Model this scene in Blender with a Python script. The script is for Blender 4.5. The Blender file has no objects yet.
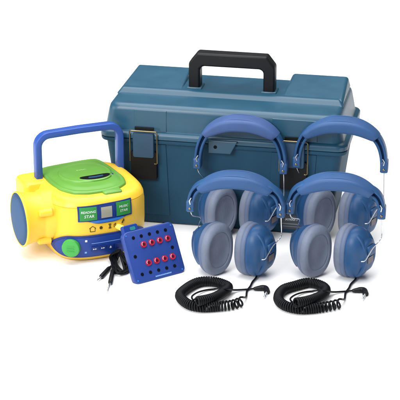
import bpy, bmesh, math, random
from mathutils import Vector, Matrix
random.seed(4)
S = bpy.context.scene
R = math.radians
# ------------------------------------------------------------------ camera
PITCH = R(22); DIST = 3.5
cam_d = bpy.data.cameras.new('camera'); cam = bpy.data.objects.new('camera', cam_d)
S.collection.objects.link(cam); S.camera = cam
cam.location = (0, -DIST*math.cos(PITCH), DIST*math.sin(PITCH))
cam.rotation_euler = (math.pi/2-PITCH, 0, 0)
cam_d.sensor_width = 36; cam_d.lens = 36*1750/400; cam_d.clip_start = .05; cam_d.clip_end = 100
S.render.resolution_x = 1024; S.render.resolution_y = 1024
# ------------------------------------------------------------------ light
w = bpy.data.worlds.new('World'); S.world = w; w.use_nodes = True
w.node_tree.nodes['Background'].inputs[0].default_value = (1, 1, 1, 1)
w.node_tree.nodes['Background'].inputs[1].default_value = .15

def area(name, loc, target, size, power):
    d = bpy.data.lights.new(name, 'AREA'); d.shape = 'RECTANGLE'; d.size = size[0]; d.size_y = size[1]; d.energy = power
    o = bpy.data.objects.new(name, d); S.collection.objects.link(o); o.location = loc
    o.rotation_euler = (Vector(target)-Vector(loc)).to_track_quat('-Z', 'Y').to_euler()
    return o
area('overhead_softbox', (-.1, .1, 2.4), (-.05, .1, 0), (3.6, 2.6), 146)
area('side_fill', (-2.6, -.5, .9), (-.15, -.2, .05), (1.6, 1.0), 22)  # added low fill, lightens the floor shade under the player's speaker end
area('front_softbox', (-1.6, -2.6, 1.9), (0, -.1, .05), (1.6, 1.4), 95)
S.view_settings.view_transform = 'Standard'; S.view_settings.look = 'None'
S.view_settings.exposure = -0.12; S.view_settings.gamma = 1
S.render.engine = 'CYCLES'

# ------------------------------------------------------------------ materials
def srgb(c):
    return tuple(((v/255)/12.92 if v/255 <= .04045 else ((v/255+.055)/1.055)**2.4) for v in c)+(1,)

K = 1.0
def plastic(name, rgb, rough=.4, spec=.35, var=.10, bump=.04, scale=900, coat=0, metal=0, mottle=6):
    m = bpy.data.materials.new(name); m.use_nodes = True
    nt = m.node_tree; b = nt.nodes['Principled BSDF']
    b.inputs['Roughness'].default_value = rough; b.inputs['Specular IOR Level'].default_value = spec
    b.inputs['Metallic'].default_value = metal
    b.inputs['Coat Weight'].default_value = coat; b.inputs['Coat Roughness'].default_value = .15
    tc = nt.nodes.new('ShaderNodeTexCoord')
    n = nt.nodes.new('ShaderNodeTexNoise'); n.inputs['Scale'].default_value = mottle*4; n.inputs['Detail'].default_value = 4
    nt.links.new(tc.outputs['Object'], n.inputs['Vector'])
    r = nt.nodes.new('ShaderNodeValToRGB'); c = tuple(v*K for v in srgb(rgb)[:3])+(1,)
    r.color_ramp.elements[0].position = .3; r.color_ramp.elements[1].position = .7
    r.color_ramp.elements[0].color = tuple(v*(1-var) for v in c[:3])+(1,)
    r.color_ramp.elements[1].color = tuple(min(1, v*(1+var)) for v in c[:3])+(1,)
    nt.links.new(n.outputs['Fac'], r.inputs['Fac']); nt.links.new(r.outputs['Color'], b.inputs['Base Color'])
    mr = nt.nodes.new('ShaderNodeMapRange'); mr.inputs['To Min'].default_value = max(0, rough-.06); mr.inputs['To Max'].default_value = rough+.08
    nt.links.new(n.outputs['Fac'], mr.inputs['Value']); nt.links.new(mr.outputs['Result'], b.inputs['Roughness'])
    if bump:
        n2 = nt.nodes.new('ShaderNodeTexNoise'); n2.inputs['Scale'].default_value = scale; n2.inputs['Detail'].default_value = 3
        nt.links.new(tc.outputs['Object'], n2.inputs['Vector'])
        bp = nt.nodes.new('ShaderNodeBump'); bp.inputs['Strength'].default_value = bump*4; bp.inputs['Distance'].default_value = .0004
        nt.links.new(n2.outputs['Fac'], bp.inputs['Height']); nt.links.new(bp.outputs['Normal'], b.inputs['Normal'])
    return m

M = {}
M['floor'] = plastic('white_paper', (246, 246, 246), .7, .1, .005, 0)
M['case'] = plastic('teal_plastic', (32, 70, 94), .62, .2, .07, .12, 700)
M['latch_blue'] = plastic('slate_blue_plastic', (40, 70, 96), .4, .35)
M['case_lid'] = plastic('teal_plastic_lid', (30, 75, 98), .34, .5, .07, .06, 1100)
M['black'] = plastic('black_plastic', (16, 17, 20), .45, .25)
M['dark'] = plastic('dark_hole', (10, 12, 18), .6, .1, bump=0)
M['brass'] = plastic('brass_wire', (140, 128, 96), .3, .5, metal=1, bump=0)
M['silver'] = plastic('steel_wire', (215, 218, 222), .22, .5, metal=1, bump=0)
M['yellow'] = plastic('yellow_plastic', (240, 194, 56), .34, .4, .03, .03, 800)
M['pale_yellow'] = plastic('pale_yellow_plastic', (250, 225, 90), .34, .4, .03)
M['green'] = plastic('lime_green_plastic', (96, 152, 58), .32, .45, .04, .03)
M['knob'] = plastic('bright_green_plastic', (60, 158, 66), .3, .4, .04)
M['sign_green'] = plastic('sign_green', (44, 134, 58), .4, .3, .05, 0)
M['blue'] = plastic('royal_blue_plastic', (42, 78, 156), .36, .4, .05, .04)
M['navy'] = plastic('navy_blue_plastic', (20, 48, 118), .4, .35, .06, .04)
M['sky_blue'] = plastic('sky_blue_plastic', (48, 112, 195), .35, .4, .05)
M['jack_blue'] = plastic('jackbox_blue', (38, 64, 136), .38, .35, .05, .05)
M['speaker'] = plastic('speaker_cloth', (50, 76, 104), .8, .15, .12, .25, 1500)
def perforate(m, scale=420):
    nt = m.node_tree; b = nt.nodes['Principled BSDF']; src = b.inputs['Base Color'].links[0].from_socket
    tc = nt.nodes.new('ShaderNodeTexCoord'); v = nt.nodes.new('ShaderNodeTexVoronoi'); v.inputs['Scale'].default_value = scale; v.inputs['Randomness'].default_value = .15
    nt.links.new(tc.outputs['Object'], v.inputs['Vector'])
    r = nt.nodes.new('ShaderNodeValToRGB'); r.color_ramp.elements[0].position = .25; r.color_ramp.elements[1].position = .42
    r.color_ramp.elements[0].color = (.35, .35, .35, 1)
    nt.links.new(v.outputs['Distance'], r.inputs['Fac'])
    x = nt.nodes.new('ShaderNodeMixRGB'); x.blend_type = 'MULTIPLY'; x.inputs[0].default_value = 1
    nt.links.new(src, x.inputs[1]); nt.links.new(r.outputs['Color'], x.inputs[2]); nt.links.new(x.outputs[0], b.inputs['Base Color'])
M['speaker'] = plastic('speaker_mesh', (36, 76, 118), .6, .3, .06, 0)
perforate(M['speaker'])
M['lcd'] = plastic('lcd_grey', (150, 150, 132), .1, .4, .06, 0)
M['white'] = plastic('white_print', (232, 236, 240), .5, .2, .02, 0)
M['grey_print'] = plastic('grey_print', (120, 126, 132), .5, .2, .08, 0)
M['icon'] = plastic('dark_print', (70, 58, 28), .5, .2, .02, 0)
M['red'] = plastic('red_plastic', (165, 32, 58), .3, .4, .06)
M['pink'] = plastic('pale_pink_plastic', (225, 170, 190), .4, .3, .05, 0)
M['hp_blue'] = plastic('headphone_blue', (34, 74, 118), .4, .35, .16, .06, 600)
M['band_blue'] = plastic('headband_vinyl', (46, 80, 126), .5, .3, .07, .12, 500)
M['band_violet'] = plastic('headband_faded_vinyl', (60, 84, 132), .5, .3, .08, .12, 500)
M['pad'] = plastic('grey_vinyl_cushion', (112, 121, 141), .5, .3, .12, .45, 130)
M['pad_rim'] = plastic('grey_blue_vinyl', (94, 108, 136), .5, .3, .10, .12, 350)
M['plate'] = plastic('grey_brown_plate', (112, 104, 108), .45, .3, .1, 0)
M['cord'] = plastic('black_rubber', (9, 11, 16), .5, .18, .05, 0)
M['rubber'] = M['cord']

# ------------------------------------------------------------------ helpers
def link(name, bm, mat, parent=None, smooth=True, ang=38, loc=None, rot=None):
    me = bpy.data.meshes.new(name)
    bmesh.ops.remove_doubles(bm, verts=bm.verts, dist=1e-6)
    bmesh.ops.recalc_face_normals(bm, faces=bm.faces)
    bm.to_mesh(me); bm.free()
    if smooth:
        for p in me.polygons: p.use_smooth = True
        me.set_sharp_from_angle(angle=R(ang))
    o = bpy.data.objects.new(name, me); S.collection.objects.link(o)
    for m in (mat if isinstance(mat, (list, tuple)) else [mat]): me.materials.append(m)
    if parent: o.parent = parent
    if loc: o.location = loc
    if rot: o.rotation_euler = rot
    return o

def bevel_mod(o, w=.002, seg=3, ang=30):
    b = o.modifiers.new('bevel', 'BEVEL'); b.width = w; b.segments = seg; b.limit_method = 'ANGLE'; b.angle_limit = R(ang)
    b.harden_normals = False
    return o

def thing(name, label, cat, loc, rz=0, group=None):
    o = bpy.data.objects.new(name, None); S.collection.objects.link(o)
    o.empty_display_size = .05
    o.location = loc; o.rotation_euler = (0, 0, rz); o['label'] = label; o['category'] = cat
    if group: o['group'] = group
    return o

def loft(bm, rings, cap=True, mat=0):
    vs = [[bm.verts.new(p) for p in r] for r in rings]
    n = len(vs[0])
    for a, b in zip(vs, vs[1:]):
        for i in range(n):
            f = bm.faces.new((a[i], a[(i+1) % n], b[(i+1) % n], b[i])); f.material_index = mat
    if cap:
        for r in (vs[0][::-1], vs[-1]):
            f = bm.faces.new(r); f.material_index = mat
    return vs

def rrect(x0, x1, y0, y1, r, k=6):
    pts = []
    for cx, cy, a0 in ((x1-r, y1-r, 0), (x0+r, y1-r, 90), (x0+r, y0+r, 180), (x1-r, y0+r, 270)):
        for i in range(k+1):
            a = R(a0+90*i/k); pts.append((cx+r*math.cos(a), cy+r*math.sin(a)))
    return pts

def box(bm, x0, x1, y0, y1, z0, z1, mat=0):
    loft(bm, [[(x0, y0, z), (x1, y0, z), (x1, y1, z), (x0, y1, z)] for z in (z0, z1)], mat=mat)

def catmull(P, n=8):
    P = [Vector(p) for p in P]; out = []
    for i in range(len(P)-1):
        p0 = P[max(i-1, 0)]; p1 = P[i]; p2 = P[i+1]; p3 = P[min(i+2, len(P)-1)]
        for k in range(n):
            t = k/n
            out.append(.5*((2*p1)+(-p0+p2)*t+(2*p0-5*p1+4*p2-p3)*t*t+(-p0+3*p1-3*p2+p3)*t**3))
    out.append(P[-1]); return out

def frames(path):
    T = [(path[min(i+1, len(path)-1)]-path[max(i-1, 0)]).normalized() for i in range(len(path))]
    up = Vector((0, 0, 1)) if abs(T[0].z) < .9 else Vector((0, 1, 0))
    N = [(up-T[0]*up.dot(T[0])).normalized()]
    for t in T[1:]:
        n = N[-1]-t*N[-1].dot(t); N.append(n.normalized())
    return T, N

def tube(bm, path, r, seg=10, cap=True, flat=1.0, mat=0):
    path = [Vector(p) for p in path]; T, N = frames(path); rings = []
    for i, p in enumerate(path):
        rr = r[i] if isinstance(r, (list, tuple)) else r
        B = T[i].cross(N[i])
        rings.append([p+N[i]*rr*math.cos(2*math.pi*k/seg)+B*rr*flat*math.sin(2*math.pi*k/seg) for k in range(seg)])
    loft(bm, rings, cap, mat)

def helix(bm, path, R0, r, pitch, seg=6, per=11, start_open=0):
    path = [Vector(p) for p in path]; T, N = frames(path)
    L = [0]
    for a, b in zip(path, path[1:]): L.append(L[-1]+(b-a).length)
    total = L[-1]; pts = []; s = 0; ph = 0
    while s < total:
        i = max(j for j in range(len(L)) if L[j] <= s); i = min(i, len(path)-2)
        t = (s-L[i])/max(1e-9, L[i+1]-L[i])
        p = path[i].lerp(path[i+1], t); n = N[i].lerp(N[i+1], t).normalized(); b = T[i].cross(n)
        pts.append(p+n*R0*math.cos(ph)+b*R0*math.sin(ph))
        pp = pitch*(1+1.6*max(0, 1-s/start_open)) if start_open else pitch
        s += pp/per; ph += 2*math.pi/per
    T, N = frames(pts); rings = []
    for i, p in enumerate(pts):
        B = T[i].cross(N[i])
        rings.append([p+N[i]*r*math.cos(2*math.pi*k/seg)+B*r*math.sin(2*math.pi*k/seg) for k in range(seg)])
    loft(bm, rings)
    return pts

def text_mesh(body, size, name='t', shear=0, align='CENTER'):
    c = bpy.data.curves.new(name, 'FONT'); c.body = body; c.size = size; c.align_x = align; c.align_y = 'CENTER'
    c.shear = shear; c.extrude = 0; c.resolution_u = 3
    o = bpy.data.objects.new(name, c); S.collection.objects.link(o)
    bpy.context.view_layer.update()
    me = bpy.data.meshes.new_from_object(o.evaluated_get(bpy.context.evaluated_depsgraph_get()))
    bpy.data.objects.remove(o); bpy.data.curves.remove(c)
    bm = bmesh.new(); bm.from_mesh(me); bpy.data.meshes.remove(me)
    return bm

def cam_dir_floor(px, py, z=0.0):          # where a spot seen in the photograph lies on the table (metres)
    x = (px-200)/1750; y = -(py-200)/1750
    d = Vector((x, math.cos(PITCH)+y*math.sin(PITCH), -math.sin(PITCH)+y*math.cos(PITCH)))
    t = (z-cam.location.z)/d.z
    return Vector(cam.location)+d*t

# ------------------------------------------------------------------ setting
bm = bmesh.new(); box(bm, -9, 9, -9, 9, -.02, 0)
fl = link('table_surface', bm, M['floor'], smooth=False); fl['kind'] = 'structure'

# ------------------------------------------------------------------ carrying case
def build_case():
    t = thing('carrying_case', 'large teal blue plastic carrying case with black carry handle and brass wire latches, behind everything',
              'case', (.042, -.147, 0), -.198)
    rim_z = .181; hw_b, hw_r = .206, .237; D = .241
    # body
    bm = bmesh.new(); rings = []
    for z, g in ((0, -.006), (.002, -.002), (.006, 0), (.03, None), (.09, None), (.15, None), (.168, None), (.170, -.004)):
        f = min(1, z/.17); hw = hw_b+(.227-hw_b)*f; y0 = .002-.008*f; y1 = y0+.205+.022*f
        gg = g or 0
        rings.append([(x, y, z) for x, y in rrect(-hw-gg, hw+gg, y0-gg, y1+gg, .018)])
    loft(bm, rings)
    body = link('body', bm, M['case'], t)
    # raised panels on the body front under the latches and the faint ribs
    for x0, x1 in ((-.170, -.108), (.096, .180)):
        bm = bmesh.new()
        def q(x, z, o): return (x*(1-.06*(1-z/.17)), .002-.008*min(1, z/.17)-o, z)
        fr = [q(x0, .02, .0018), q(x1, .02, .0018), q(x1, .166, .0018), q(x0, .166, .0018)]
        bk = [q(x0-.002, .016, -.004), q(x1+.002, .016, -.004), q(x1+.002, .169, -.004), q(x0-.002, .169, -.004)]
        loft(bm, [bk, fr]); link('front_rib_panel', bm, M['case'], body, smooth=False)
    # rim flange (lower and upper lip)
    bm = bmesh.new(); rings = []
    for z, g in ((.168, -.006), (.1685, -.001), (.171, 0), (.175, 0), (.1765, -.003)):
        rings.append([(x, y, z) for x, y in rrect(-hw_r-g+.001, hw_r+g-.001, -.012-g, -.012+D+g, .02)])
    loft(bm, rings); link('rim', bm, M['case'], t)
    # lid
    lid_bm = bmesh.new(); rings = []
    for z, g in ((.177, -.003), (.1775, 0), (.185, 0), (.188, -.002), (.1895, -.0055), (.1905, -.008)):
        rings.append([(x, y, z) for x, y in rrect(-hw_r-g, hw_r+g, -.013-g, -.013+D+g, .021)])
    for z, gx, gy in ((.192, .0085, .0085), (.21, .012, .0082), (.228, .0155, .009), (.2345, .0175, .0105), (.2385, .0205, .0135), (.2405, .0245, .0175), (.241, .029, .022)):
        rings.append([(x, y, z) for x, y in rrect(-hw_r+gx, hw_r-gx, -.013+gy, -.013+D-gy*1.6, .021)])
    loft(lid_bm, rings)
    lid = link('lid', lid_bm, M['case_lid'], t)
    # raised top step: full-width front ridge plus two sloped end blocks either side of the handle well
    def wedge(x0, x1, y0, y1, z0, zf, zb, w0=0, w1=0, e=.004):
        # x0/x1 extents, front height zf, back height zb, side insets at the back
        bm = bmesh.new()
        v = [bm.verts.new(p) for p in (
            (x0-e, y0-e*1.2, z0), (x1+e, y0-e*1.2, z0), (x1+e, y1+e, z0), (x0-e, y1+e, z0),
            (x0, y0, zf), (x1, y0, zf), (x1-w1, y1, zb), (x0+w0, y1, zb))]
        for f in ((3, 2, 1, 0), (4, 5, 6, 7), (0, 1, 5, 4), (1, 2, 6, 5), (2, 3, 7, 6), (3, 0, 4, 7)):
            bm.faces.new([v[i] for i in f])
        return bm
    o = link('top_ridge', wedge(-.2105, .2105, .0745, .180, .2375, .2490, .2490, .004, .004, .010), M['case_lid'], lid); bevel_mod(o, .0035, 4, 20)
    o = link('end_block', wedge(-.2115, -.096, .0775, .187, .2440, .2482, .2600, .009, .003, .003), M['case_lid'], lid); bevel_mod(o, .0042, 5, 8)
    o = link('end_block', wedge(.100, .2160, .0775, .190, .2380, .2482, .2610, .006, .003, .003), M['case_lid'], lid); bevel_mod(o, .0075, 6, 8)
    # raised pads on the lid front
    for x0, x1 in ((-.168, -.107), (.096, .180)):
        bm = bmesh.new()
        def q(x, z, o): return (x, -.0045-o+ (.0006 if z > .22 else 0), z)
        bk = [q(x0-.002, .190, -.004), q(x1+.002, .190, -.004), q(x1+.002, .234, -.004), q(x0-.002, .234, -.004)]
        fr = [q(x0, .192, .0018), q(x1, .192, .0018), q(x1, .2315, .0010), q(x0, .2315, .0010)]
        loft(bm, [bk, fr]); link('front_pad', bm, M['case_lid'], lid, smooth=False)
    # latches
    for lx in (-.149, .138):
        bm = bmesh.new()
        loft(bm, [[(lx+x, y, z) for x, z in rrect(-.0255*g, .0255*g, .096, .152, .004)] for y, g in ((-.002, 1), (-.0125, 1), (-.0145, .96))])
        la = link('latch', bm, M['black'], t)
        bm = bmesh.new()
        loft(bm, [[(lx+x, y, z) for x, z in rrect(-.0205*g, .0205*g, .142, .190, .003)] for y, g in ((-.004, 1), (-.0170, 1), (-.0188, .95))])
        link('draw_plate', bm, M['latch_blue'], la)
        for zz in (.150, .160):
            pass
        bm = bmesh.new()
        P = []
        for a in ((-.0265, .133), (-.0265, .187)): P.append((lx+a[0], -.0165, a[1]))
        for i in range(1, 6):
            A = math.pi-math.pi/2*i/6; P.append((lx-.0225+.004*math.cos(A), -.0165-.004*math.sin(i/6*1.2)*.3, .190+.004*math.sin(A)))
        P.append((lx-.02, -.0178, .194)); P.append((lx+.02, -.0178, .194))
        for i in range(1, 6):
            A = math.pi/2-math.pi/2*i/6; P.append((lx+.0225+.004*math.cos(A), -.0175, .190+.004*math.sin(A)))
        P += [(lx+.0265, -.0165, .187), (lx+.0265, -.0165, .131), (lx+.0245, -.0150, .129), (lx+.021, -.0145, .129)]
        tube(bm, P, .0014, 8); link('wire_bail', bm, M['brass'], la)
        bm = bmesh.new(); box(bm, lx-.018, lx+.018, -.010, -.0045, .1935, .199)
        link('keeper', bm, M['black'], la)
    # padlock tab
    bm = bmesh.new(); pts = [(-.024, .1855), (.032, .1855), (.019, .160), (-.024, .160)]
    hole = []
    loft(bm, [[(x, -.012, z) for x, z in pts], [(x, -.0185, z) for x, z in pts]])
    tab = link('padlock_tab', bm, M['case_lid'], t, smooth=False); bevel_mod(tab, .0015, 2)
    bm = bmesh.new(); tube(bm, [(-.010, -.0182, .173), (-.010, -.01905, .173)], .0034, 16)
    link('padlock_hole', bm, M['dark'], tab)
    # handle
    hz = .2485
    bm = bmesh.new()
    def bar(a, b, w, d):
        pass
    X = .0835; outer = [(-X, hz-.004), (-X, .300), (-X+.016, .3205), (X-.016, .3205), (X, .300), (X, hz-.004)]
    W = .022; inner = [(-X+W, hz-.004), (-X+W, .2895), (-X+W+.006, .2945), (X-W-.006, .2945), (X-W, .2895), (X-W, hz-.004)]
    y0, y1 = .090, .118
    vo = [[bm.verts.new((x, y, z)) for x, z in outer] for y in (y0, y1)]
    vi = [[bm.verts.new((x, y, z)) for x, z in inner] for y in (y0, y1)]
    for i in range(5):
        bm.faces.new((vo[0][i], vo[0][i+1], vi[0][i+1], vi[0][i]))
        bm.faces.new((vo[1][i+1], vo[1][i], vi[1][i], vi[1][i+1]))
        bm.faces.new((vo[0][i+1], vo[0][i], vo[1][i], vo[1][i+1]))
        bm.faces.new((vi[0][i], vi[0][i+1], vi[1][i+1], vi[1][i]))
    bm.faces.new((vo[0][0], vi[0][0], vi[1][0], vo[1][0])); bm.faces.new((vi[0][5], vo[0][5], vo[1][5], vi[1][5]))
    h = link('carry_handle', bm, M['black'], t); bevel_mod(h, .0035, 3)
    for sx in (-1, 1):
        bm = bmesh.new(); box(bm, sx*(X-.011)-.015, sx*(X-.011)+.015, .088, .122, hz-.003, hz+.0035)
        bevel_mod(link('handle_mount', bm, M['case_lid'], h), .002, 2)
    # name plate, front lower right
    def fy(z): return .002-.008*min(1, z/.17)
    bm = bmesh.new()
    loft(bm, [[(x, fy(z)+.001, z) for x, z in rrect(.112, .170, .010, .040, .002)], [(x, fy(z)-.0024, z) for x, z in rrect(.1125, .1695, .0105, .0395, .002)]])
    np_ = link('name_plate', bm, M['plate_dark'], t, smooth=False)
    bm = text_mesh('School Mate', .0080, shear=.25)
    for v in bm.verts: v.co = Vector((.1405+v.co.x*.92, fy(.022)-.0029, .0315+v.co.y*1.15))
    link('plate_lettering', bm, M['white'], np_, smooth=False)
    bm = bmesh.new()
    box(bm, .116, .1665, fy(.01)-.0030, fy(.01)-.002, .0205, .0225); box(bm, .118, .153, fy(.008)-.0030, fy(.008)-.002, .0155, .0168)
    link('plate_stripe', bm, M['grey_print'], np_, smooth=False)
    return t
M['plate_dark'] = plastic('charcoal_plate', (62, 68, 74), .4, .3, .08, 0)
build_case()

# ------------------------------------------------------------------ radio
RC = (-.2044, -.2174, 0); RY = R(24)
RA, RBF, RBB = .0945, .090, .112
PROF = [(0, .80, .78), (.0015, .84, .82), (.006, .89, .88), (.016, .945, .94), (.035, .985, .985), (.06, 1, 1), (.098, 1, 1), (.1095, .985, .985), (.1103, .972, .972), (.1111, .984, .984),
        (.1175, .955, .955), (.122, .915, .915), (.1245, .87, .87), (.1255, .80, .80)]
def prof(z):
    for (z0, a0, b0), (z1, a1, b1) in zip(PROF, PROF[1:]):
        if z0 <= z <= z1:
            t = (z-z0)/(z1-z0); return a0+(a1-a0)*t, b0+(b1-b0)*t
    return PROF[-1][1:]
NF, NB = 2.9, 3.8
def outline(sa, sb, n=112):
    P = []
    for i in range(n):
        a = 2*math.pi*i/n; c, s = math.cos(a), math.sin(a)
        k = NF if s < 0 else NB
        x = RA*sa*math.copysign(abs(c)**(2/k), c)
        y = (RBF if s < 0 else RBB)*sb*math.copysign(abs(s)**(2/k), s)
        P.append((x, y))
    return P
def fsurf(x, z, off=0):
    sa, sb = prof(z); u = min(.995, abs(x)/(RA*sa))
    y = -RBF*sb*(1-u**NF)**(1/NF)
    # normal of the outline
    gx = math.copysign((u**(NF-1))/(RA*sa), x); gy = -((abs(y)/(RBF*sb))**(NF-1))/(RBF*sb)
    l = math.hypot(gx, gy)
    return Vector((x+gx/l*off, y+gy/l*off, z))

def panel(x0, x1, zlo, zhi, off, n=40, k=8, back=-.004):
    bm = bmesh.new(); G = []
    for i in range(n+1):
        x = x0+(x1-x0)*(0.5-0.5*math.cos(math.pi*i/n)); a, b = zlo(x), zhi(x)
        G.append([(x, a+(b-a)*j/k) for j in range(k+1)])
    V = [[bm.verts.new(fsurf(x, z, off)) for x, z in col] for col in G]
    for i in range(n):
        for j in range(k):
            bm.faces.new((V[i][j], V[i+1][j], V[i+1][j+1], V[i][j+1]))
    loop = [(i, 0) for i in range(n+1)]+[(n, j) for j in range(1, k+1)]+[(i, k) for i in range(n-1, -1, -1)]+[(0, j) for j in range(k-1, 0, -1)]
    B = [bm.verts.new(fsurf(*G[i][j], back)) for i, j in loop]
    for q in range(len(loop)):
        i, j = loop[q]; i2, j2 = loop[(q+1) % len(loop)]
        try: bm.faces.new((V[i][j], B[q], B[(q+1) % len(loop)], V[i2][j2]))
        except ValueError: pass
    return bm

def decal(bm, cx, cz, off):
    for v in bm.verts:
        v.co = fsurf(cx+v.co.x, cz+v.co.y, off)
    return bm

def build_radio():
    t = thing('portable_cd_player', 'bright yellow portable cd player with green lid, blue carry handle and round side speaker',
              'cd player', RC, RY)
    bm = bmesh.new()
    loft(bm, [[(x, y, z) for x, y in outline(a, b)] for z, a, b in PROF])
    # left shoulder housing behind the handle
    body = link('body', bm, M['yellow'], t, ang=50)
    bm = bmesh.new()
    loft(bm, [[(x, y, z) for x, y in rrect(-.118-g, -.070, .028-g, .092+g, .012)] for z, g in ((.05, -.01), (.06, 0), (.118, 0), (.1235, -.002), (.126, -.006))])
    box_ = link('shoulder', bm, M['yellow'], body); bevel_mod(box_, .003, 3)
    # green lid
    LP = [(-.068, .096), (.052, .104), (.060, .046), (.063, -.014), (.056, -.042), (.036, -.058), (.006, -.064), (-.026, -.0625), (-.052, -.050), (-.068, -.022), (-.073, .02), (-.0725, .06)]
    def smooth_poly(P, it=3):
        for _ in range(it):
            Q = []; F_ = .14 if _ == 0 else .22
            for i in range(len(P)):
                a, b = P[i], P[(i+1) % len(P)]
                Q += [(a[0]*(1-F_)+b[0]*F_, a[1]*(1-F_)+b[1]*F_), (a[0]*F_+b[0]*(1-F_), a[1]*F_+b[1]*(1-F_))]
            P = Q
        return P
    SP = smooth_poly(LP, 3); cx, cy = -.004, .018
    def sc(P, s): return [(cx+(x-cx)*s, cy+(y-cy)*s) for x, y in P]
    bm = bmesh.new()
    loft(bm, [[(x, y, z) for x, y in sc(SP, s)] for z, s in ((.120, 1.0), (.1275, 1.0), (.1292, .99), (.1302, .965), (.1306, .93), (.1302, .90), (.1304, .87), (.1325, .80), (.1330, .70))])
    lid = link('disc_lid', bm, M['green'], t, ang=60)
    bm = bmesh.new()
    loft(bm, [[(x, y, z) for x, y in rrect(.000-g, .036+g, -.0745-g, -.050, .005)] for z, g in ((.119, 0), (.1275, 0), (.1290, -.0015))])
    link('lid_catch', bm, M['green'], lid)
    bm = bmesh.new()
    loft(bm, [[(-.001+q*math.cos(2*math.pi*i/64), .026+q*.98*math.sin(2*math.pi*i/64), z) for i in range(64)] for z, q in ((.131, .0505), (.1338, .0500), (.1348, .0485), (.1352, .046), (.1350, .0445), (.1350, .0435), (.1353, .042), (.1360, .025), (.1362, .004))])
    link('disc_dome', bm, M['green'], lid, ang=60)
    # dark grip slot in the lid: shallow well ring
    bm = bmesh.new(); rings = []
    def slot(s, w):
        P = []
        for i in range(40):
            a = 2*math.pi*i/40; x = .031*s*math.copysign(abs(math.cos(a))**.8, math.cos(a)); y = .0112*w*math.sin(a)
            P.append((.008+x, -.010+y+(x*x)*5.5))
        return P
    loft(bm, [[(x, y, z) for x, y in slot(s, w)] for z, s, w in ((.130, 1.08, 1.3), (.1352, 1.05, 1.2), (.1364, 1.0, 1.02))])
    link('slot_rim', bm, M['green'], lid)
    bm = bmesh.new(); loft(bm, [[(x, y, z) for x, y in slot(s, w)] for z, s, w in ((.132, .96, .9), (.1369, .96, .9))])
    sl = link('grip_slot', bm, M['dark'], lid)
    bm = bmesh.new()
    tube(bm, [(.008+x, -.011+x*x*5.5, .1370) for x in (-.014, -.007, 0, .007, .014)], .0016, 8, flat=1.4)
    link('slot_window', bm, M['speaker'], sl)
    bm = bmesh.new(); tube(bm, [(.044, .0, .131), (.044, .0, .1345)], [.0035, .0022], 16); link('lid_screw', bm, M['silver'], lid)
    bm = text_mesh('DISC', .007)
    for v in bm.verts: v.co = Vector((-.004+v.co.x*1.3, .034+v.co.y, .1366))
    link('lid_lettering', bm, M['pale_green'], lid, smooth=False)

    # speaker tube on the left end
    sy, sz = -.008, .0765
    def ring(x, r, n=48): return [(x, sy+r*.97*math.cos(2*math.pi*i/n), sz+r*math.sin(2*math.pi*i/n)) for i in range(n)]
    bm = bmesh.new()
    loft(bm, [ring(x, r) for x, r in ((-.060, .050), (-.100, .0485), (-.104, .0455), (-.108, .0450), (-.124, .0472), (-.136, .0498), (-.1405, .0520), (-.1425, .0523), (-.1440, .0510), (-.1435, .0492), (-.140, .049))])
    sp = link('speaker_housing', bm, M['yellow'], t, ang=50)
    bm = bmesh.new(); loft(bm, [ring(x, r) for x, r in ((-.138, .0494), (-.1425, .0491), (-.1444, .047), (-.1456, .041), (-.1462, .028), (-.1464, .010))])
    link('speaker_grille', bm, M['speaker'], sp, ang=60)
    for a, L in ((28, .020), (-50, .022)):
        bm = bmesh.new(); c = Vector((0, -math.cos(R(a)), math.sin(R(a))))
        base = Vector((-.107, sy, sz))+c*.0475
        tube(bm, [base+Vector((-.012, 0, 0)), base+Vector((-.010, 0, 0)), base+Vector((.004, 0, 0)), base+Vector((.012, 0, 0))], [.004, .0065, .0075, .008], 14)
        link('housing_lug', bm, M['yellow'], sp)
    # handle
    hx = .0815; hy = .056; zt = .2085; rr = .022
    P = [(-hx, hy, .094), (-hx, hy, .12)]+[(-hx, hy, zt-rr-.02)]
    for i in range(7):
        a = math.pi-math.pi/2*i/6; P.append((-hx+rr+rr*math.cos(a), hy, zt-rr+rr*math.sin(a)))
    P += [(0, hy, zt+.001)]
    for i in range(7):
        a = math.pi/2-math.pi/2*i/6; P.append((hx-rr+rr*math.cos(a), hy, zt-rr+rr*math.sin(a)))
    P += [(hx, hy, zt-rr-.02), (hx, hy, .12), (hx, hy, .094)]
    bm = bmesh.new(); rings = []
    PV = [Vector(p) for p in P]
    for i, p in enumerate(PV):
        T = (PV[min(i+1, len(PV)-1)]-PV[max(i-1, 0)]).normalized(); Nn = Vector((0, 1, 0)); B = T.cross(Nn)
        rings.append([p+B*u+Nn*v for u, v in rrect(-.0062, .0062, -.0090, .0090, .0022, 3)])
    loft(bm, rings); h = link('carry_handle', bm, M['blue'], t, ang=50)
    for sx in (-1, 1):
        bm = bmesh.new(); tube(bm, [(sx*(hx-.014), hy, .104), (sx*(hx+.0095), hy, .104), (sx*(hx+.011), hy, .104)], [.0115, .0115, .009], 24)
        link('handle_pivot', bm, M['yellow'], h)
    # display strip
    def lo(x): return .0845-(.0065*math.exp(-(abs((x+.002)/.030))**5))
    strip = link('display_strip', panel(-.0555, .0475, lo, lambda x: .1135+.002*max(0, (x+.05)/.1), .0016), M['navy'], t, ang=60)
    bm = panel(-.034, .030, lambda x: .0795+.004*(abs(x+.002)/.032)**4, lambda x: .0845, .0026, k=3); link('strip_lip', bm, M['sky_blue'], strip)
    link('sign', panel(-.0525, -.0215, lambda x: .0865, lambda x: .1115, .0024, 12, 4), M['sign_green'], strip)
    link('sign', panel(.0165, .0445, lambda x: .0875, lambda x: .1130, .0024, 12, 4), M['sign_green'], strip)
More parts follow.
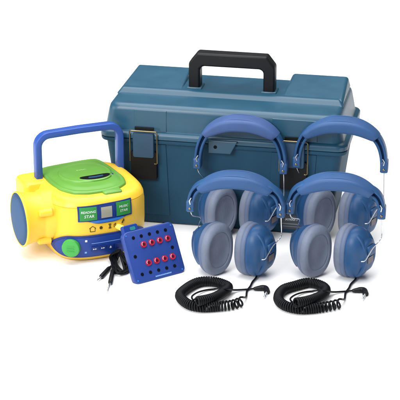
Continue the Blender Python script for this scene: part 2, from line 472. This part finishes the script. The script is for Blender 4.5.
    link('screen_frame', panel(-.0175, .0130, lambda x: .0855, lambda x: .1125, .0024, 12, 4), M['navy'], strip)
    link('display_screen', panel(-.0135, .0075, lambda x: .0885, lambda x: .1090, .0030, 12, 4), M['lcd'], strip)
    for s, x, z, sz_ in (('READING', -.037, .1028, .0062), ('STAR', -.036, .0945, .0078), ('MUSIC', .0305, .1045, .0062), ('STAR', .0305, .0965, .0066)):
        link('sign_lettering', decal(text_mesh(s, sz_, shear=.15), x, z, .0029), M['white'], strip, smooth=False)
    # lower control panel
    def sh(s):
        x0, x1, zc, r = -.090, .078, .034, .0225
        def f(x):
            d = 0
            if x < x0+r: d = x0+r-x
            if x > x1-r: d = x-(x1-r)
            return zc+s*math.sqrt(max(1e-8, r*r-d*d))
        return f
    pn = link('control_panel', panel(-.090, .078, sh(-1), sh(1), .0035, 70, 8), M['navy'], t, ang=60)
    def sh2(s):
        x0, x1, zc, r = -.0865, .0745, .034, .0195
        def f(x):
            d = 0
            if x < x0+r: d = x0+r-x
            if x > x1-r: d = x-(x1-r)
            return zc+s*math.sqrt(max(1e-8, r*r-d*d))
        return f
    link('panel_face', panel(-.0865, .0745, sh2(-1), sh2(1), .0044, 70, 8), M['navy2'], pn, ang=60)
    c = fsurf(-.066, .035, .004); n = (fsurf(-.066, .035, .02)-fsurf(-.066, .035, 0)).normalized()
    bm = bmesh.new(); tube(bm, [c, c+n*.0055, c+n*.0075, c+n*.008], [.0172, .0170, .0158, .0140], 48)
    kn = link('volume_knob', bm, M['knob'], pn)
    bm = bmesh.new(); ux = Vector((-n.y, n.x, 0))
    for i in (-1, 0, 1):
        p = c+n*.0085+Vector((0, 0, i*.005)); tube(bm, [p-ux*.007, p+ux*.007], .0007, 6)
    link('knob_ridge', bm, M['knob'], kn)
    def sq(x, z, a, b, off=.0052): return panel(x-a, x+a, lambda _: z-b, lambda _: z+b, off, 4, 2)
    for i, (x, z) in enumerate(((-.0425, .0475), (-.0425, .0235))):
        link('indicator', sq(x, z, .0018, .0018), M['white'] if i == 0 else M['pale_blue'], pn, smooth=False)
    for x, wd in ((-.027, .0045), (-.012, .0045), (.0025, .0030), (.018, .004)):
        b = link('button', sq(x, .030, .0060, .0048, .0062), M['navy'], pn, smooth=False)
        if x < .01:
            bm = bmesh.new()
            if wd > .004:
                for k in (-1, 1):
                    q = [(x+k*.0018+d, .030+e) for d, e in ((-.0016, -.0016), (.0014, 0), (-.0016, .0016))]
                    bm.faces.new([bm.verts.new(fsurf(*p, .0068)) for p in q])
            else:
                q = [(x-.0018, .0292), (x+.0018, .0292), (x, .0325)]; bm.faces.new([bm.verts.new(fsurf(*p, .0068)) for p in q])
                q = [(x-.0018, .0275), (x+.0018, .0275), (x+.0018, .0285), (x-.0018, .0285)]; bm.faces.new([bm.verts.new(fsurf(*p, .0068)) for p in q])
            link('button_mark', bm, M['white'], b, smooth=False)
    bm = panel(-.033, .022, lambda x: .0408, lambda x: .0416, .0050, 20, 1); link('panel_line', bm, M['pale_blue'], pn, smooth=False)
    # little printed icons above the panel
    bm = bmesh.new()
    def line(P, r=.0006): tube(bm, [fsurf(x, z, .0006) for x, z in P], r, 5)
    line([(-.0345, .0635), (-.0345, .0695), (-.0360, .0695), (-.030, .0740), (-.0240, .0695), (-.0255, .0695), (-.0255, .0635), (-.0345, .0635)])
    for k in range(3):
        a = math.pi*k/3+.3; line([(-.014-.0028*math.cos(a), .069-.0028*math.sin(a)), (-.014+.0028*math.cos(a), .069+.0028*math.sin(a))], .0011)
    line([(.001, .0735), (.0055, .0735)]); line([(.0055, .0735), (.001, .0655)]); line([(.001, .0655), (.0055, .0655)]); line([(.0055, .0655), (.001, .0735)])
    line([(.0115, .066), (.0115, .0715), (.0145, .0735), (.0145, .068)])
    line([(.0275, .071), (.029, .0755), (.0305, .0745), (.031, .0785)], .0012)
    link('printed_icons', bm, M['icon'], t)
    # yellow lever sticking out
    c0 = fsurf(.022, .064, 0)
    bm = bmesh.new(); tube(bm, [c0+Vector((-.004, .004, .002)), c0+Vector((.004, -.008, -.001)), c0+Vector((.012, -.014, -.005)), c0+Vector((.016, -.017, -.008))], [.006, .0055, .0052, .0036], 14)
    link('selector_lever', bm, M['pale_yellow'], t)
    return t
M['navy2'] = plastic('navy_face', (24, 58, 138), .36, .35, .06, .03)
M['pale_blue'] = plastic('pale_blue_print', (120, 160, 215), .5, .2, .02, 0)
M['pale_green'] = plastic('pale_green_print', (170, 215, 140), .5, .2, .02, 0)
build_radio()

# ------------------------------------------------------------------ jack box
def build_jackbox():
    bl = cam_dir_floor(136, 285.5); br = cam_dir_floor(186.5, 272)
    e = (br-bl); Wd = e.length; yaw = math.atan2(e.y, e.x)
    t = thing('jack_box', 'flat square royal blue listening jack box with two rows of red sockets', 'jack box', bl, yaw)
    H = .0965; lean = R(29); Mx = Matrix.Rotation(-lean, 4, 'X')    # leans back (top moves away)
    def L(u, v, off): return Mx @ Vector((u*Wd, -off, (1-v)*H))
    bm = bmesh.new()
    for_r = []
    for off, g in ((-.013, -.002), (-.011, 0), (-.002, 0), (-.0006, -.0008), (0, -.002)):
        for_r.append([Mx @ Vector((x, -off, z)) for x, z in rrect(-g, Wd+g, -g, H+g, .011)])
    loft(bm, for_r); body = link('body', bm, M['jack_blue'], t, ang=50)
    def disc(u, v, r, o0, o1, r1=None):
        bm = bmesh.new(); tube(bm, [L(u, v, o0), L(u, v, o1)], [r, r1 or r], 20); return bm
    for v, us in ((.135, (.186, .34, .5, .66, .818)), (.832, (.168, .33, .49, .65, .808)), (.482, (.127, .86))):
        for u in us:
            link('socket', disc(u, v, .0031, -.001, .0006), M['dark'], t)
    for v in (.297, .65):
        for u in (.34, .498, .656, .814):
            s = link('red_socket', disc(u, v, .0062, -.001, .0024, .0056), M['red'], t)
            link('socket_hole', disc(u, v, .0026, .001, .0028), M['dark_red'], s)
            bm = bmesh.new(); c = [L(u, v, .0026)+Mx @ Vector((.0042*math.cos(a), 0, .0042*math.sin(a))) for a in (2.0, 2.5, 3.0, 3.5)]
            tube(bm, c, .0007, 6); link('socket_mark', bm, M['pink'], s)
    for u, v in ((.06, .93), (.935, .925), (.06, .07), (.94, .07)):
        link('screw', disc(u, v, .0016, -.001, .0005), M['sky_blue'], t)
    # worn maker's line along the lower edge: too small to read in the photo
    bm = bmesh.new(); x = .40
    while x < .70:
        wdt = random.uniform(.008, .02)
        p = [L(x, .945, .0004), L(x+wdt*.7, .945, .0004), L(x+wdt*.7+.006, .918+random.choice((0, .008)), .0004), L(x+.006, .918, .0004)]
        bm.faces.new([bm.verts.new(q) for q in p]); x += wdt
    link('small_print', bm, M['pale_blue'], t, smooth=False)
    # fold-out foot behind and cable grommet on the upper left corner
    bm = bmesh.new()
    a0 = L(.35, .35, -.012); a1 = L(.65, .35, -.012); back = .078
    q = [a0, a1, Vector((a1.x, back, .0)), Vector((a0.x, back, .0))]
    loft(bm, [q, [p+Vector((0, .003, .002)) for p in q]]); link('rear_stand', bm, M['jack_blue'], t, smooth=False)
    bm = bmesh.new(); loft(bm, [[Mx @ Vector((x, .002+d, z)) for x, z in rrect(.006, .036, H-.006, H+.012, .004)] for d in (0, .012)])
    g = link('cable_clip', bm, M['navy2'], t); bevel_mod(g, .001, 2)
    bm = bmesh.new(); loft(bm, [[Mx @ Vector((x, .0014+d, z)) for x, z in rrect(.019, .030, H+.001, H+.0075, .0025)] for d in (0, .002)])
    link('clip_badge', bm, M['teal'], g)
    return t
M['dark_red'] = plastic('dark_red', (70, 10, 24), .5, .2, .05, 0)
M['teal'] = plastic('teal_badge', (40, 120, 120), .4, .3, .05, 0)
build_jackbox()

# ------------------------------------------------------------------ patch cables beside the player
def build_cables():
    o = cam_dir_floor(118, 262)
    t = thing('audio_cable', 'bunched black audio cable with two silver tipped plugs beside the blue jack box', 'cable', o)
    def F(px, py, z=.004): return cam_dir_floor(px, py, z)-o
    bm = bmesh.new()
    for k in range(7):
        rr = .0022; a = k*.9
        P = [F(119+math.cos(a)*2, 250, .020+.002*k), F(113+math.sin(a)*3, 257, .010), F(118+math.cos(a)*4, 271+math.sin(a)*2, .003+.002*(k % 3)), F(127+math.sin(a)*3, 268+k*.4, .004+.003*(k % 2)), F(124+math.cos(a*2)*3, 258, .012+.003*(k % 3)), F(119, 250, .022)]
        tube(bm, catmull(P, 8), rr, 8)
    link('cable_bundle', bm, M['cord'], t)
    bm = bmesh.new(); tube(bm, catmull([F(118, 253, .016), F(116, 259, .006), F(112, 265, .003), F(109, 268, .004)], 6), .0017, 8)
    tube(bm, catmull([F(119, 255, .014), F(117, 260, .006), F(114, 266, .003), F(113, 270, .004)], 6), .0017, 8)
    link('lead', bm, M['cord'], t)
    for a, b, c in (((110, 267), (101, 277), (96.5, 280.5)), ((113, 269), (110.3, 283), (107.2, 292))):
        A, B, C_ = F(*a, .0045), F(*b, .0045), F(*c, .0045)
        bm = bmesh.new(); tube(bm, [A, A.lerp(B, .15), A.lerp(B, .95), B], [.002, .0038, .0044, .0035], 14)
        p = link('plug', bm, M['black'], t)
        bm = bmesh.new(); tube(bm, [B, B.lerp(C_, .55), B.lerp(C_, .6), B.lerp(C_, .9), C_], [.0019, .0019, .0013, .0017, .0006], 12)
        link('plug_tip', bm, M['silver'], p)
build_cables()

# ------------------------------------------------------------------ headphones
def cup(side, axis_az, c, parent, zc):
    """side -1 left / +1 right. c = (x, y) of cup centre; the outward axis points along azimuth."""
    e = Vector((math.cos(axis_az), math.sin(axis_az), 0)); s = Vector((-e.y, e.x, 0)); up = Vector((0, 0, 1))
    C = Vector((c[0], c[1], zc)); HW, HH = .0350, .0495
    def ring(a, r, n=48, k=2.3, dz=0, rx=None):
        P = []
        for i in range(n):
            A = 2*math.pi*i/n; cs, sn = math.cos(A), math.sin(A)
            P.append(C+e*a+s*(HW*(rx or r)*math.copysign(abs(cs)**(2/k), cs))+up*(HH*r*math.copysign(abs(sn)**(2/k), sn)+dz))
        return P
    sk_ = 1.0 if side > 0 else .90
    # e points OUT (away from the wearer); the cushion is on -e
    bm = bmesh.new()
    loft(bm, [ring(a, r) for a, r in ((.000, .90), (-.001, .955), (-.0035, .985), (-.007, .995), (-.009, .975), (-.0098, .96))])
    cu = link('cushion_rim', bm, M['pad_rim'], parent, ang=60)
    bm = bmesh.new()
    loft(bm, [ring(a, r) for a, r in ((-.008, .94), (-.0100, .985), (-.014, 1.0), (-.018, .985), (-.0215, .94), (-.0238, .87), (-.0245, .79), (-.0238, .73), (-.0232, .70), (-.0218, .685), (-.0222, .665), (-.0212, .62), (-.0190, .50), (-.0182, .3), (-.0182, .1))])
    link('ear_cushion', bm, M['pad'], parent, ang=60)
    bm = bmesh.new()
    loft(bm, [ring(a, r*(1 if a < .002 else sk_), dz=dz) for a, r, dz in ((-.002, .90, 0), (.000, .955, 0), (.006, .965, 0), (.011, .95, 0), (.017, .89, 0), (.022, .80, .0), (.0255, .68, .001), (.0265, .64, .001), (.031, .60, .001), (.0335, .55, .001), (.0345, .40, .001), (.0345, .1, .001))])
    sh = link('ear_shell', bm, M['hp_blue'], parent, ang=50)
    # raised ribs over the shell, a pivot block and a small plate
    bm = bmesh.new()
    for q in (-.42, .42):
        P = []
        for i in range(15):
            A = -1.15+2.3*i/14; r = .93-.0*abs(A)
            P.append(C+e*(.030*math.cos(A)*1.0+.003)+s*(HW*q)+up*(HH*sk_*.84*math.sin(A)))
        tube(bm, P, .0036, 8, flat=1.2)
    link('shell_rib', bm, M['hp_blue'], sh)
    bm = bmesh.new(); P = C+e*.034
    loft(bm, [[P+e*d+s*x+up*z for x, z in rrect(-.012*g, .012*g, .004, .004+.017*g, .003)] for d, g in ((-.004, 1), (.004, 1), (.0055, .85))])
    link('pivot_block', bm, M['hp_blue'], sh)
    if side > 0:
        bm = bmesh.new()
        loft(bm, [[P+e*d+s*x+up*z for x, z in rrect(-.009, .009, -.013, -.001, .0015)] for d in (-.002, .0018)])
        link('shell_plate', bm, M['plate'], sh, smooth=False)
    return C, e, s

def headphones(name, label, loc, yaw, band_mat, zs, cordpath=None, left=(-.0440, 0), right=(.034, 0), azl=R(131), azr=R(-33), zc=.05, grp='blue headphones in a two by two arrangement', hw=.0605):
    """zs = (apex z, strap-tip z, arm end z)"""
    t = thing(name, label, 'headphones', loc, yaw, grp)
    za, zt, ze = zs
    # padded strap
    N = 36; bm = bmesh.new(); rings = []
    for i in range(N+1):
        u = -1+2*i/N; x = (hw+.0025)*u; z = za-(za-zt)*(abs(u)**2.5)
        dz = -(za-zt)*2.5*abs(u)**1.5*(1 if u > 0 else -1)/hw
        tng = Vector((1, 0, dz)).normalized(); nn = Vector((-tng.z, 0, tng.x))
        wv = .0195+.0040*(1-u*u)-(.002 if abs(u) > .97 else 0); th = .0125-.0050*abs(u)**4
        c = Vector((x, 0, z-th))
        sk = .004*u   # slanted ends
        rings.append([c+Vector((0, 1, 0))*a+nn*b+tng*(a*.12) for a, b in rrect(-wv, wv, -th*.8, th, min(th*.7, .006), 4)])
    loft(bm, rings); strap = link('headband_pad', bm, band_mat, t, ang=60)
    bm = bmesh.new()
    for yy in (-.0145, .0145):
        P = []
        for i in range(N+1):
            u = -.93+1.86*i/N; P.append((hw*u, yy, za-(za-zt)*(abs(u)**2.5)+.0003))
        tube(bm, P, .0009, 6)
    link('stitching', bm, band_mat, strap)
    # arms: two curved strips a side
    xo = .0815
    def arm_curve(sx, off):
        A = Vector((hw-.010+off*.3, 0, zt+.003+off)); B = Vector((hw+.010+off, 0, zt-.004+off)); Cc = Vector((xo+off, 0, ze+.036)); E = Vector((xo+off*.85, 0, ze+.008))
        P = []
        for i in range(19):
            t_ = i/18; u_ = 1-t_; p = A*u_**3+B*3*u_*u_*t_+Cc*3*u_*t_*t_+E*t_**3; P.append((sx*p.x, 0, p.z))
        return P
    for sx in (-1, 1):
        for off in (.0035, -.0055):
            bm = bmesh.new()
            P = arm_curve(sx, off)
            rings = []; PV = [Vector(p) for p in P]
            for i, p in enumerate(PV):
                T = (PV[min(i+1, len(PV)-1)]-PV[max(i-1, 0)]).normalized(); B = T.cross(Vector((0, 1, 0)))
                rings.append([p+B*u+Vector((0, v, 0)) for u, v in rrect(-.0026, .0026, -.0115, .0115, .0024, 4)])
            loft(bm, rings); link('arm', bm, M['hp_blue'], t, ang=60)
        bm = bmesh.new()
        P = arm_curve(sx, -.001)
        tube(bm, P, .0035, 8, flat=2.2); link('inner_slide', bm, M['hp_dark'], t, ang=60)
        bm = bmesh.new()
        loft(bm, [[(sx*xo+x, y, z) for x, y in rrect(-.0072*g, .0072*g, -.0135*g, .0135*g, .003)] for z, g in ((ze-.004, .8), (ze-.002, 1), (ze+.015, 1), (ze+.0185, .8))])
        yk = link('yoke', bm, M['hp_blue'], t)
        for yy in (-.0140, ):
            bm = bmesh.new(); tube(bm, [(sx*xo, yy+.001, ze+.004), (sx*xo, yy-.0012, ze+.004), (sx*xo, yy-.0018, ze+.004)], [.0021, .0021, .0012], 12)
            link('yoke_screw', bm, M['brass'], yk)
        bm = bmesh.new(); tube(bm, [(sx*(xo-.001), -.0140, ze+.012), (sx*(xo+.0005), -.0142, ze+.019), (sx*(xo-.003), -.0142, ze+.025)], .0011, 8)
        link('yoke_clip', bm, M['silver'], yk)
    # cups
    for side, az, c in ((-1, azl, left), (1, azr, right)):
        C, e, s = cup(side, az-yaw, c, t, zc)
        # steel wire bail from the yoke to the shell's pivot block
        top = Vector((side*xo, -.004, ze-.003)); end = C+e*.0385+up_(.012)
        s2 = s*(.010 if side > 0 else -.010)
        if side > 0:
            P = [top, Vector((side*xo+.001, -.006, ze-.016)), Vector((side*(xo+.002), -.010, zc+.036)), C+e*.050+up_(.030)-s*.002, C+e*.044+up_(.020)-s*.010, C+e*.037+up_(.000)-s*.021, C+e*.030-up_(.004)-s*.024]
        else:
            P = [top, top+Vector((.003, 0, -.010)), C+e*.030+up_(.047), C+e*.034+up_(.034), C+e*.036+up_(.020)+s*.003, C+e*.036+up_(.006)+s*.008]
        bm = bmesh.new(); tube(bm, catmull(P, 8), .0009, 8); link('wire_bail', bm, M['silver'], t)
    if cordpath: cordpath(t)
    return t
def up_(z): return Vector((0, 0, z))
M['hp_dark'] = plastic('headphone_dark_blue', (24, 48, 84), .45, .3, .08, .05)
YH = R(-10)

def coiled(t, seed=1, dx=0):
    rnd = random.Random(seed)
    M4 = (Matrix.Translation(t.location) @ Matrix.Rotation(t.rotation_euler.z, 4, 'Z')).inverted()
    def F(px, py, z): return M4 @ cam_dir_floor(px+1.5+dx, py+(2 if dx else 0), z)
    def G(px, py, z): return F(px+rnd.uniform(-1.3, 1.3), py+rnd.uniform(-.8, .8), z)
    Rz = .0094
    path = catmull([F(241, 301, Rz), G(232, 304, Rz), (G(216, 306.5, Rz)), G(199, 307, Rz), G(186, 303.5, Rz), G(179.5, 296.5, Rz), G(184, 288.5, Rz), G(196, 283, Rz), G(210, 281, Rz), G(221, 283, Rz), G(225.5, 288.5, Rz+.001), G(219, 295, Rz+.005), G(207, 299, Rz+.011), G(196, 301.5, Rz+.014)], 10)
    bm = bmesh.new(); pts = helix(bm, path, .0074, .0019, .0040, start_open=.05)
    link('coiled_cord', bm, M['cord'], t, ang=80)
    bm = bmesh.new(); p0 = pts[0]; p1 = pts[-1]
    tube(bm, catmull([(.0395, -.012, .007), (.0405, -.017, .0035), F(251, 282, .003), F(249, 286, .003), F(245.5, 291, .003), F(244.5, 297, .004), p0], 8), .0019, 8)
    tube(bm, catmull([p1, F(192, 300, .018), F(190.5, 296.5, .012), F(196, 292.5, .006), F(205, 290, .003), F(214, 289, .004), F(219, 288.5, .020), F(226, 289, .020), F(233, 290, .006), F(243, 289.5, .003), F(254, 288.5, .004)], 8), .0017, 8)
    link('straight_cord', bm, M['cord'], t, ang=80)
    bm = bmesh.new()
    tube(bm, catmull([F(252, 288.6, .0045), F(254, 288.6, .0045), F(258, 288.3, .0045), F(262, 288, .0048), F(264.5, 288.8, .005), F(265.6, 292, .0048)], 6), [.0022+.0032*min(1, i/14) for i in range(31)], 14)
    pl = link('plug', bm, M['black'], t, ang=60)
    bm = bmesh.new(); a = F(265.3, 291.5, .0048); b = F(262.8, 297.5, .0035)
    tube(bm, [a, a.lerp(b, .6), a.lerp(b, .64), a.lerp(b, .9), b], [.0022, .0022, .0015, .0021, .0007], 14); link('plug_tip', bm, M['silver'], pl)

def short_cord(t):
    bm = bmesh.new()
    tube(bm, catmull([(.034, -.01, .008), (.036, -.014, .003), (.030, -.03, .0025), (.05, -.045, .0025), (.045, -.06, .0025)], 8), .0019, 8)
    link('straight_cord', bm, M['cord'], t, ang=80)

def copy_thing(src, loc, label, dyaw=0):
    r = src.copy(); S.collection.objects.link(r); r.location = loc; r.rotation_euler.z += dyaw; r['label'] = label
    def rec(a, b):
        for ch in [o for o in bpy.data.objects if o.parent == a]:
            c = ch.copy(); S.collection.objects.link(c); c.parent = b; rec(ch, c)
    rec(src, r); return r

FR = (.194, .171, .123)
f1 = headphones('headphones', 'blue headphones with grey cushions and coiled black cord, nearest to the square jack box', cam_dir_floor(235.5, 273.5), YH, M['band_blue'], FR, coiled)
f2 = headphones('headphones', 'blue headphones with grey cushions and coiled black cord, at the front right of the group', cam_dir_floor(333.8, 275.5), YH+R(1.2), M['band_blue'], FR, lambda t: coiled(t, 7, 98.5), azl=R(129), azr=R(-35))
BK = (.240, .213, .140)
b1 = headphones('headphones', 'blue headphones with faded violet headband standing against the case under its padlock tab', cam_dir_floor(240, 236.5), YH, M['band_violet'], BK, short_cord, zc=.053, hw=.0625)
b2 = headphones('headphones', 'blue headphones with no coiled cord in view, standing before the right end of the case', cam_dir_floor(338, 240), YH, M['band_blue'], (.243, .217, .149), short_cord, zc=.055, hw=.0625)
